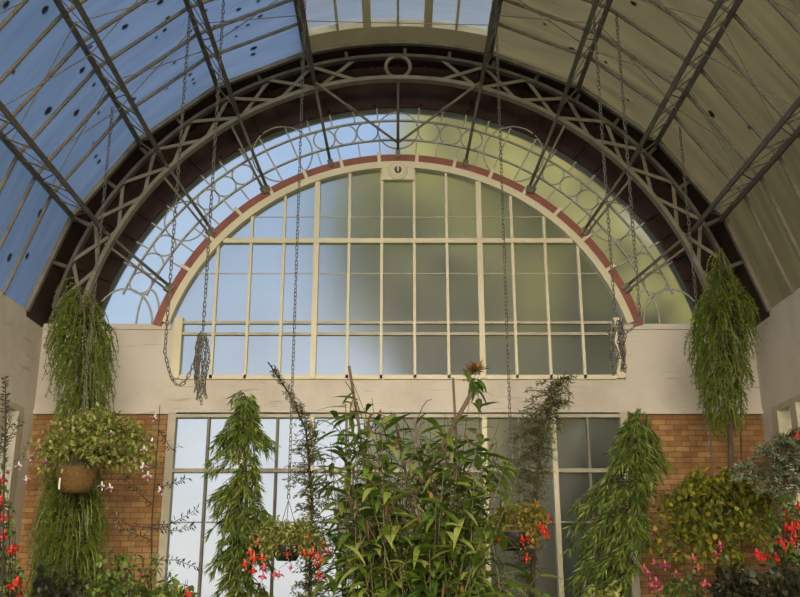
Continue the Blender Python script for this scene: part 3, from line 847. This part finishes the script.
# conifer behind the right-hand flower basket
E_ = Env([(376, 562, 574), (384, 532, 580), (392, 522, 580), (402, 519, 577), (415, 512, 570), (432, 504, 562)], 11.9)
E2 = Env([(430, 506, 562), (450, 504, 558), (480, 510, 552), (520, 510, 545), (597, 512, 540)], 11.9)
tp = [Vector((at(532, 597, 11.9).x, 11.9, 0)), at(532, 597, 11.9), at(536, 480, 11.9), at(545, 420, 11.9), at(560, 386, 11.9)]
tuft_tree(tp[0], tp, [E_, E2], 330, 'sparse dull green conifer behind the right basket with its top across the concrete beam', name='sparse_conifer', mat='wisp', nl=18, L=(.05, .09), w=.012, droop=.1, shell=.05)
# thin leaning shrub left of the centre
E_ = Env([(372, 270, 280), (390, 276, 296), (405, 286, 306), (420, 290, 318), (440, 292, 332), (465, 284, 338), (490, 284, 334), (520, 290, 345), (560, 290, 340), (600, 285, 330)], 11.35)
tp = [Vector((at(310, 597, 11.35).x, 11.35, 0)), at(310, 597, 11.35), at(312, 500, 11.35), at(306, 430, 11.35), at(290, 395, 11.35), at(268, 362, 11.35)]
tuft_tree(tp[0], tp, [E_], 330, 'thin dull shrub with fine leaves leaning left before the middle left panes', name='fine_leaved_shrub', mat='wisp', nl=13, L=(.03, .06), w=.016, droop=.0, cat='shrub', shell=.02, tr=.022, brr=.005, bmat='dstem')
# bare-ish twiggy sapling at the brick edge
def twig_plant(root, stem, branches, label, mat='dark', name='twiggy_sapling', L=.07, w=.02, gap=.035, r=.012):
    t = empty(name, root, label, 'plant')
    trunk_mesh(stem, r, r * .35, 6).build('stem', M['dstem'], t, smooth=True)
    f = MB()
    for br in branches:
        b = MB(); b.tube(br, [.006 - .004 * i / (len(br) - 1) for i in range(len(br))], 4); b.build('branch', M['dstem'], t)
        for a, c in zip(br, br[1:]):
            n = int((c - a).length / gap); d = (c - a).normalized()
            for k in range(n):
                for sg in (-1, 1):
                    o = (d.cross(Vector((0, 1, 0))) * sg + d * .6 + rvec() * .5).normalized()
                    f.dia(a.lerp(c, (k + rnd()) / n), o, o.cross(rvec()).normalized(), L * rr(.7, 1.2), w)
    f.build('foliage', M[mat], t); return t
Yt = 11.2
P_ = lambda x, y, Y=Yt: at(x, y, Y)
tp = [Vector((P_(152, 597).x, Yt, 0)), P_(151, 597), P_(152, 520), P_(157, 450), P_(160, 405)]
twig_plant(tp[0], tp, [[P_(152, 525), P_(170, 524), P_(186, 516), P_(198, 508)], [P_(152, 528), P_(175, 531), P_(196, 525)], [P_(152, 528), P_(130, 526), P_(108, 510)],
    [P_(153, 505), P_(135, 490), P_(122, 475)], [P_(155, 488), P_(172, 484), P_(188, 478)], [P_(152, 560), P_(176, 560), P_(192, 566), P_(204, 569)], [P_(151, 540), P_(128, 531), P_(112, 522)], [P_(159, 430), P_(172, 450), P_(180, 446)]],
    'dark twiggy sapling with a thin straight stem where brick meets the left window jamb')
Yt = 9.0
P_ = lambda x, y, Y=Yt: at(x, y, Y)
tp = [Vector((P_(2, 500).x, Yt, 0)), P_(2, 597), P_(4, 480), P_(6, 420), P_(5, 376)]
twig_plant(tp[0], tp, [[P_(4, 470), P_(5, 420), P_(5, 376)], [P_(5, 445), P_(14, 430), P_(21, 420)], [P_(4, 452), P_(-6, 435), P_(-12, 425)], [P_(4, 440), P_(10, 424), P_(12, 415)]],
    'dark spiky stemmed plant at the left edge beside the side window', name='spiky_plant', L=.055, w=.016, gap=.02)

# ------------------------------------------------------------------ big leafy clump in the middle
def lance_clump():
    Yc = 8.3
    root = Vector((at(430, 600, Yc).x, Yc, 0))
    t = empty('lance_leaved_plant', root, 'tall tangled clump of glossy lance leaves in the centre before the lower window', 'plant')
    env = Env([(398, 345, 368), (410, 332, 440), (430, 330, 500), (455, 328, 512), (490, 322, 508), (530, 324, 494), (570, 322, 512), (620, 330, 545), (700, 345, 530)], Yc, .75)
    f, st, dd = MB(), MB(), MB()
    def cane(q, p0=None, nl=13, lo=.35, L=(.19, .33)):
        b = p0 if p0 is not None else root + Vector((rr(-.75, .75), rr(-.45, .45), .05))
        mid = b.lerp(q, .55) + Vector((rr(-.12, .12), rr(-.12, .12), .12))
        n = 9; pts = []
        for i in range(n + 1):
            u = i / n; pts.append(b * (1 - u) ** 2 + mid * (2 * u * (1 - u)) + q * u * u)
        st.tube(pts, [.007 - .004 * i / n for i in range(n + 1)], 5)
        for k in range(nl):
            u = lo + (1 - lo) * (k + rnd() * .7) / nl; x = u * n; i = min(int(x), n - 1); p = pts[i].lerp(pts[i + 1], x - i)
            ax = (pts[i + 1] - pts[i]).normalized()
            th = rr(0, 2 * PI); o = Vector((math.cos(th), math.sin(th) * .9, 0))
            d = (o + ax * rr(.1, .7) + Vector((0, 0, rr(-.35, .3)))).normalized()
            f.leaf(p, d, Vector((0, 0, 1)) + rvec() * .4, rr(*L), rr(.044, .068), rr(.3, 1.5), 4)
    for _ in range(215):
        p, o, cx = env.sample(.1); cane(p, None, 17, .45, (.22, .40))
    for x, y, Y in ((352, 380, 8.1), (345, 402, 8.0), (372, 398, 8.3), (478, 376, 8.4), (470, 395, 8.3), (500, 420, 8.2), (508, 455, 8.0), (333, 470, 7.9), (540, 572, 7.6), (520, 470, 7.9), (338, 520, 7.8), (515, 585, 7.5), (545, 590, 7.5), (455, 590, 7.4), (400, 560, 7.4), (370, 590, 7.4)):
        cane(at(x, y, Y), None, 11, .55, (.17, .28))
    # spent growth hanging inside the clump
    for _ in range(150):
        p, o, cx = env.sample(.0); d = (rvec() + Vector((0, 0, -.9))).normalized()
        dd.leaf(p, d, rvec(), rr(.08, .2), rr(.02, .035), 1.2, 3)
    tw = MB()
    for _ in range(170):
        p, o, cx = env.sample(.0); p.z -= .15
        q = p + Vector((rr(-.3, .3), rr(-.2, .2), rr(-.5, .35))); tw.tube(curve(p, q, rr(-.1, .1), 4), .005, 3, cap=False)
    dd.build('withered_leaves', M['brownleaf'], t)['label'] = 'withered brown leaves'
    tw.build('tangled_twigs', M['dstem'], t)['kind'] = 'stuff'
    # flower head at the top right
    c = at(474, 376, 8.35)
    for _ in range(16):
        d = (rvec() + Vector((0, 0, .1))).normalized(); f.leaf(c + rvec() * .06 - Vector((0, 0, .08)), d, Vector((0, 0, 1)), rr(.12, .24), .05, 1.0, 4)
    h = MB(); c = at(475, 371, 8.3)
    for _ in range(90):
        d = (rvec() + Vector((0, 0, .8))).normalized(); h.dia(c, d, d.cross(rvec()).normalized(), rr(.06, .15), .018)
    h.build('seed_head', M['brownleaf'], t)['label'] = 'spent brown seed head'
    for a, b, r in (((349, 366), (366, 470), .013), ((394, 413), (407, 480), .013), ((453, 378), (458, 470), .012), ((476, 385), (440, 450), .02)):
        q = at(*a, 8.35); p = at(*b, 8.35); d = (p - q).normalized(); e = q + d * (q.z / -d.z) * .97
        s = MB(); s.tube([q, p, e], r, 7); s.build('stake', M['cane'], t)['label'] = 'weathered stake'
    f.build('foliage', M['lance'], t); st.build('canes', M['stem'], t)
lance_clump()

# ------------------------------------------------------------------ fuchsias
def flower_mesh(name, sep, cor, s):
    m = MB(); m.cm = 0
    m.lathe([(.005, .035), (.011, .025), (.014, .0), (.010, -.015)], 6)
    for k in range(4):
        a = PI / 2 * k + .4; o = Vector((math.cos(a), math.sin(a), 0))
        m.leaf((o.x * .01, o.y * .01, -.01), o + Vector((0, 0, -.05)), (0, 0, 1), .07, .046, .5, 3)
    m.cm = 1
    m.lathe([(.010, -.012), (.022, -.026), (.025, -.045), (.014, -.05)], 8)
    m.cm = 0
    for k in range(3):
        a = 2.1 * k; m.tube([(0, 0, -.05), (.008 * math.cos(a), .008 * math.sin(a), -.08)], .0025, 3)
    s *= .95; m.v = [(x * s, y * s, z * s) for x, y, z in m.v]
    me = bpy.data.meshes.new(name); me.from_pydata(m.v, [], m.f); me.materials.append(M[sep]); me.materials.append(M[cor]); me.polygons.foreach_set('material_index', m.m); me.update()
    return me
FL = {'white': flower_mesh('flower', 'petal_white', 'petal_plum', .95), 'coral': flower_mesh('flower', 'petal_coral', 'petal_red', 1.05),
      'pink': flower_mesh('flower', 'petal_pink', 'petal_plum', 1.05), 'red': flower_mesh('flower', 'petal_red', 'petal_red', 1.1), 'magenta': flower_mesh('flower', 'petal_pink', 'petal_pink', .9)}
def put_flower(parent, kind, p):
    o = bpy.data.objects.new('flower', FL[kind]); COL.objects.link(o); o.parent = parent
    o.location = Vector(p) - Vector(ORG[parent.name]); o.rotation_euler = (rr(-.35, .35), rr(-.35, .35), rr(0, 6))
    s = rr(.85, 1.2); o.scale = (s, s, s); return o

def fuchsia(t, heart, env, n, mat, flowers, Y, L=(.045, .075), nl=16, up=.2, woody='stem'):
    """arching stems from the heart of the plant out to its outline, small ovate leaves, hanging flowers"""
    f, st = MB(), MB(); ends = []
    for _ in range(int(n * 1.9)):
        q, o, cx = env.sample(.2); p = heart + Vector((rr(-.1, .1), rr(-.1, .1), 0))
        pts = curve(p, q, up * (.4 + rnd()), 6); st.tube(pts, [.005 - .003 * i / 6 for i in range(7)], 4, cap=False); ends.append(pts)
        for k in range(nl):
            u = math.sqrt(rr(.12, 1.0)) * 6; i = min(int(u), 5); a = pts[i].lerp(pts[i + 1], u - i) + rvec() * .035
            d = (rvec() + Vector((0, 0, -.35))).normalized()
            f.leaf(a, d, Vector((0, 0, 1)) + rvec() * .6, rr(*L), rr(.5, .65) * L[1] * .85, .5, 2 if L[1] < .06 else 3)
    f.build('foliage', M[mat], t); st.build('stems', M[woody], t)
    for kind, x, y in flowers:
        p = at(x, y, Y + rr(-.25, .1))
        best = min((q for pts in ends for q in pts[2:]), key=lambda q: (q - p).length if q.z > p.z - .02 else 9)
        s = MB(); s.tube([best, best.lerp(p, .5) + Vector((0, 0, .02)), p + Vector((0, 0, .05))], .0028, 3, cap=False)
        fl = put_flower(t, kind, p); s.build('flower_stalk', M[woody], t)
        fl['label'] = {'white': 'white and plum hanging flower', 'coral': 'coral red hanging flower', 'pink': 'pink and plum hanging flower', 'red': 'bright red hanging flower', 'magenta': 'pink hanging flower'}[kind]

def basket(px, py, Y, r, h, label, mat, hook_z, plantargs, pot_label=None):
    c = at(px, py, Y); t = empty('hanging_basket', c, label, 'hanging basket')
    b = MB(); n = 26; prof = [(r * .62, -h), (r * .8, -h * .7), (r * .95, -h * .25), (r, 0), (r * .96, .015), (r * .86, -.02), (.0, -.03)]
    b.lathe(prof, n, c)
    for i, v in enumerate(b.v):
        q = Vector(v); k = 1 + .05 * noise.noise(q * 9) if mat == 'moss' else 1
        b.v[i] = (c.x + (q.x - c.x) * k, c.y + (q.y - c.y) * k, q.z + (.012 * noise.noise(q * 11) if mat == 'moss' else 0))
    b.build('basket_bowl', M[mat], t, smooth=True)
    w = MB(); w.tube([(c.x + r * 1.02 * math.cos(a), c.y + r * 1.02 * math.sin(a), c.z + .01) for a in [2 * PI * i / 24 for i in range(24)]], .008, 5, closed=True); w.build('rim', M['wire'], t)
    top = Vector((c.x, c.y, hook_z))
    for k in range(3):
        a = 2 * PI * k / 3 + .5; m = MB(); m.tube([(c.x + r * math.cos(a), c.y + r * math.sin(a), c.z + .01), top], .004, 4); m.build('hanger_wire', M['wire'], t)
    fuchsia(t, c + Vector((0, 0, .02)), *plantargs)
    return t, top
def drop_chain(top, rz, label, pitch=.056, r=.0062): chain([(top.x, top.y, rz), (top.x, top.y, top.z)], label, None, r, pitch)

# mossy basket at the left
Yb = 11.35
env = Env([(416, 70, 130), (425, 50, 140), (438, 30, 165), (452, 22, 168), (465, 20, 166), (474, 24, 160)], Yb, .5)
fl = [('white', 111, 432), ('white', 52, 437), ('white', 40, 447), ('white', 33, 455), ('white', 92, 447), ('white', 144, 448), ('white', 148, 474), ('white', 160, 489), ('white', 26, 478), ('white', 102, 484), ('white', 110, 486), ('white', 19, 464),
      ('white', 155, 416), ('white', 68, 452), ('white', 46, 460), ('white', 131, 456), ('white', 143, 465), ('white', 8, 470), ('white', 152, 440)]
t, top = basket(77, 470, Yb, .245, .27, 'mossy basket of white and plum fuchsia hanging before the left brickwork', 'moss', at(77, 432, Yb).z, (env, 140, 'fuch', fl, Yb, (.045, .075), 16, .28))
tag_ = MB(); q = at(60, 478, Yb - .27); tag_.box(q.x - .009, q.x + .009, q.y, q.y + .004, q.z - .13, q.z); tag_.build('plant_tag', M['petal_white'], t)
drop_chain(top, roofz(top.x, 5.17), 'chain holding the mossy basket at the left, hung from the third purlin')
# coral basket left of the centre
Yb = 10.9
env = Env([(522, 262, 318), (530, 248, 326), (540, 240, 328), (552, 244, 330), (562, 250, 326)], Yb, .55)
fl = [('coral', 245, 562), ('coral', 254, 556), ('coral', 262, 556), ('coral', 253, 569), ('magenta', 264, 565), ('magenta', 263, 575), ('magenta', 274, 573), ('magenta', 279, 573), ('coral', 288, 552), ('coral', 292, 548),
      ('coral', 310, 552), ('coral', 318, 555), ('coral', 323, 543), ('coral', 308, 536), ('coral', 319, 573), ('magenta', 291, 566), ('coral', 328, 551), ('coral', 316, 563), ('coral', 258, 540), ('coral', 304, 551), ('coral', 313, 550), ('coral', 322, 560), ('coral', 250, 550)]
hx = at(287, 500, Yb)
t, top = basket(287, 546, Yb, .17, .16, 'basket of coral red fuchsia left of the leafy clump, before the pale panes', 'pot', hx.z, (env, 95, 'fuch', fl, Yb, (.04, .06), 15, .1))
drop_chain(top, roofz(top.x), 'fine long chain down to the coral fuchsia basket left of centre', .05, .0052)
# red basket right of the centre
Yb = 10.9
env = Env([(508, 505, 545), (516, 486, 552), (526, 474, 554), (536, 470, 552), (548, 476, 540)], Yb, .5)
fl = [('red', 548, 517), ('red', 540, 524), ('red', 534, 526), ('red', 547, 534), ('red', 529, 536), ('red', 524, 533), ('red', 533, 541), ('red', 527, 556), ('red', 478, 547), ('red', 484, 546), ('red', 474, 550), ('red', 536, 505), ('red', 500, 536), ('red', 543, 528), ('red', 522, 538)]
hx = at(513, 503, Yb)
t, top = basket(514, 533, Yb, .18, .19, 'dark basket of red fuchsia hanging right of the leafy clump', 'pot', hx.z, (env, 85, 'fuch2', fl, Yb, (.04, .065), 14, .12))
drop_chain(top, roofz(top.x), 'fine long chain down to the red fuchsia basket right of centre', .05, .0052)
# big pink basket at the right
Yb = 11.9
env = Env([(480, 695, 760), (490, 668, 788), (502, 652, 796), (520, 644, 798), (538, 640, 792), (556, 648, 780), (574, 672, 745)], Yb - .25, .32)
fl = [('pink', 665, 563), ('pink', 648, 572), ('pink', 654, 561), ('pink', 716, 553), ('pink', 720, 544), ('pink', 685, 556), ('pink', 693, 556), ('pink', 662, 588), ('pink', 652, 586), ('pink', 705, 582), ('pink', 698, 566), ('pink', 652, 532), ('pink', 676, 572), ('pink', 644, 566), ('pink', 656, 580)]
t, top = basket(716, 505, Yb, .26, .22, 'wide yellow green basket of pink fuchsia trailing before the right brickwork', 'pot', at(722, 462, Yb).z, (env, 135, 'fuch3', fl, Yb - .2, (.06, .11), 14, .22))
drop_chain(top, roofz(top.x, 5.24), 'chain holding the wide pink fuchsia basket, before the right corner conifer')
hp = MB(); c = at(718, 500, Yb - .1)
for dx, rad in ((-.12, .13), (.1, .15)):
    hp.tube([(c.x + dx + rad * math.cos(a), c.y, c.z + rad * math.sin(a) * .9) for a in [PI * i / 14 for i in range(15)]], .008, 5)
hp.build('wire_hoop', M['wire'], t)

# ground-grown fuchsias and bushes along the bottom
def bush(px, Y, rows, label, mat='bush', n=70, L=(.05, .085), nl=14, flowers=(), name='leafy_bush', cat='bush', depth=.6, up=.15):
    c = at(px, 597, Y); root = Vector((c.x, Y, 0)); t = empty(name, root, label, cat)
    s = MB(); heart = Vector((c.x, Y, min(at(px, rows[-1][0], Y).z, 1.3) * .75)); s.tube([root, heart], [.035, .02], 7); s.build('trunk', M['bark'], t)
    fuchsia(t, heart, Env(rows, Y, depth), n, mat, list(flowers), Y, L, nl, up, 'dstem')
    return t
bush(785, 10.4, [(492, 778, 815), (510, 766, 830), (530, 758, 835), (550, 756, 840), (575, 750, 840), (620, 740, 840)], 'red flowered fuchsia bush at the right edge beyond the pink basket', 'bush', 75, (.06, .09), 13,
     [('red', x, y) for x, y in ((785, 512), (789, 518), (786, 526), (795, 532), (780, 538), (776, 556), (762, 555), (770, 557), (791, 566), (797, 520), (784, 545), (798, 505), (792, 540), (797, 434), (757, 552), (792, 525))], 'fuchsia_bush')
bush(12, 9.6, [(440, -30, 6), (460, -30, 9), (490, -35, 12), (520, -30, 16), (560, -30, 24), (597, -30, 30), (640, -30, 30)], 'red flowered fuchsia at the left edge below the side window', 'bush', 60, (.05, .08), 12,
     [('red', x, y) for x, y in ((15, 546), (11, 548), (17, 580), (20, 592), (2, 497), (3, 515), (3, 478), (12, 583), (20, 585), (4, 533), (1, 505))], 'fuchsia_bush')
bush(130, 10.6, [(548, 110, 150), (560, 92, 168), (575, 84, 182), (597, 78, 195), (640, 75, 200)], 'loose green bush below the left brickwork beside the window jamb', 'bush', 85, (.05, .09), 14)
bush(40, 10.8, [(562, 40, 80), (580, 30, 95), (600, 25, 100), (640, 25, 100)], 'low dark bush at the foot of the left corner conifer', 'dark', 50, (.06, .1), 13)
bush(178, 9.8, [(578, 168, 188), (586, 155, 195), (600, 150, 200), (640, 150, 200)], 'round leaved plant with a red flower low before the left window', 'podo', 26, (.09, .13), 9, [('red', 188, 592)], 'round_leaved_plant', 'plant', .5, .05)
bush(604, 9.9, [(580, 592, 618), (590, 586, 626), (610, 580, 632), (640, 580, 632)], 'pale leaved plant low before the right window panes', 'fuch', 32, (.06, .1), 11, (), 'pale_leaved_plant', 'plant')
bush(680, 10.9, [(574, 665, 715), (585, 650, 725), (600, 640, 730), (640, 640, 730)], 'low green bush below the pink fuchsia basket', 'bush', 60, (.05, .085), 13)
bush(760, 9.6, [(560, 712, 800), (580, 704, 830), (610, 700, 840), (640, 700, 840)], 'dark bush in the bottom right corner', 'dark', 80, (.07, .12), 15)
# grey green feathery shrub at the right
E_ = Env([(426, 788, 830), (438, 768, 835), (450, 746, 835), (462, 730, 835), (474, 724, 835), (484, 732, 830), (500, 770, 830)], 10.9, .5)
tp = [Vector((at(775, 597, 10.9).x, 10.9, 0)), at(775, 597, 10.9), at(776, 500, 10.9), at(785, 440, 10.9)]
tuft_tree(tp[0], tp, [E_], 230, 'grey green feathery shrub at the right edge above the red fuchsia', name='feathery_shrub', mat='grey', nl=20, L=(.045, .08), w=.02, droop=.15, cat='shrub', shell=.1)
# stray shoots of the corner conifer among the truss feet
E_ = Env([(286, 738, 744), (305, 736, 752), (330, 735, 752)], 12.1)
tp = [Vector((at(741, 420, 12.1).x, 12.1, 0)), at(742, 560, 12.1), at(741, 420, 12.1), at(742, 330, 12.1), at(744, 286, 12.1)]
tuft_tree(tp[0], tp, [E_], 16, 'thin upright shoot beside the right corner conifer, up among the truss braces', name='thin_sapling', mat='rimu', nl=12, L=(.05, .09), w=.012, droop=0, cat='plant', tr=.014)

# ------------------------------------------------------------------ fallen leaves lying on the roof sheets
spots = [(18, 12), (133, 28), (475, 5), (370, 78), (405, 125), (243, 207), (143, 327), (226, 333), (497, 52), (393, 294), (517, 185), (707, 27), (608, 31), (703, 80), (771, 47), (635, 77), (700, 107), (735, 73), (752, 142), (750, 160), (293, 478), (80, 568), (52, 190), (40, 212), (278, 250), (268, 138), (463, 110), (566, 92), (488, 88), (563, 220), (572, 234), (575, 246), (276, 422), (284, 462), (453, 278), (494, 262), (765, 3), (292, 333)]
big = {0, 1, 2, 3, 5, 6, 7, 9, 11, 18, 19, 20, 21}
sp = [(x / 2.963, y / 2.963, i in big, 0) for i, (x, y) in enumerate(spots)] + [(40, 213, True, 0), (27, 256, True, 0), (9.4, 257, True, 0)]
sp += [(571.5, 49, True, 1), (711.6, 113.7, True, 1), (641, 30, False, 1), (662.6, 77, False, 1), (611, 71, False, 1), (633.6, 3, True, 1), (628, 100, False, 1), (545, 24, False, 1), (606, 62, False, 1), (749, 127, False, 1)]
def leaf_disc(r, seed):
    rs_ = random.Random(seed); m = MB(); n = 12; top = []
    for z in (.0, .006):
        top.append(len(m.v))
        for k in range(n):
            a = 2 * PI * k / n; q = r * (1 + .14 * rs_.uniform(-1, 1)) * (1.12 if k == 0 else 1); m.v.append((q * math.cos(a), q * .85 * math.sin(a), z))
    m.f.append(tuple(reversed(range(n)))); m.f.append(tuple(range(n, 2 * n))); m.m += [0, 0]
    for k in range(n): m.f.append((k, (k + 1) % n, n + (k + 1) % n, n + k)); m.m.append(0)
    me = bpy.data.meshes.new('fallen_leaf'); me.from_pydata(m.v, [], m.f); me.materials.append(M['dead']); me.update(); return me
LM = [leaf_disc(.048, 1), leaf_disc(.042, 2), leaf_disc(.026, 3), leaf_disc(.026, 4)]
def facet_hit(x, y):
    """where the sight line meets the flat sheet of its bay, with the outward normal"""
    g = on_roof(x, y, RO - .02); a = math.atan2(g.x, g.z - AC); s_ = 1 if a > 0 else -1; a = abs(a)
    ed = [0] + edges
    for a0, a1 in zip(ed, ed[1:]):
        if a0 <= a <= a1: break
    mid = s_ * (a0 + a1) / 2; nrm = Vector((math.sin(mid), 0, math.cos(mid))); dist = RO * math.cos((a1 - a0) / 2)
    o = Vector((0, 0, EYE)); d = (g - o).normalized()
    k = (dist - (o - Vector((0, 0, AC))).dot(nrm)) / d.dot(nrm)
    return o + d * k, nrm, mid
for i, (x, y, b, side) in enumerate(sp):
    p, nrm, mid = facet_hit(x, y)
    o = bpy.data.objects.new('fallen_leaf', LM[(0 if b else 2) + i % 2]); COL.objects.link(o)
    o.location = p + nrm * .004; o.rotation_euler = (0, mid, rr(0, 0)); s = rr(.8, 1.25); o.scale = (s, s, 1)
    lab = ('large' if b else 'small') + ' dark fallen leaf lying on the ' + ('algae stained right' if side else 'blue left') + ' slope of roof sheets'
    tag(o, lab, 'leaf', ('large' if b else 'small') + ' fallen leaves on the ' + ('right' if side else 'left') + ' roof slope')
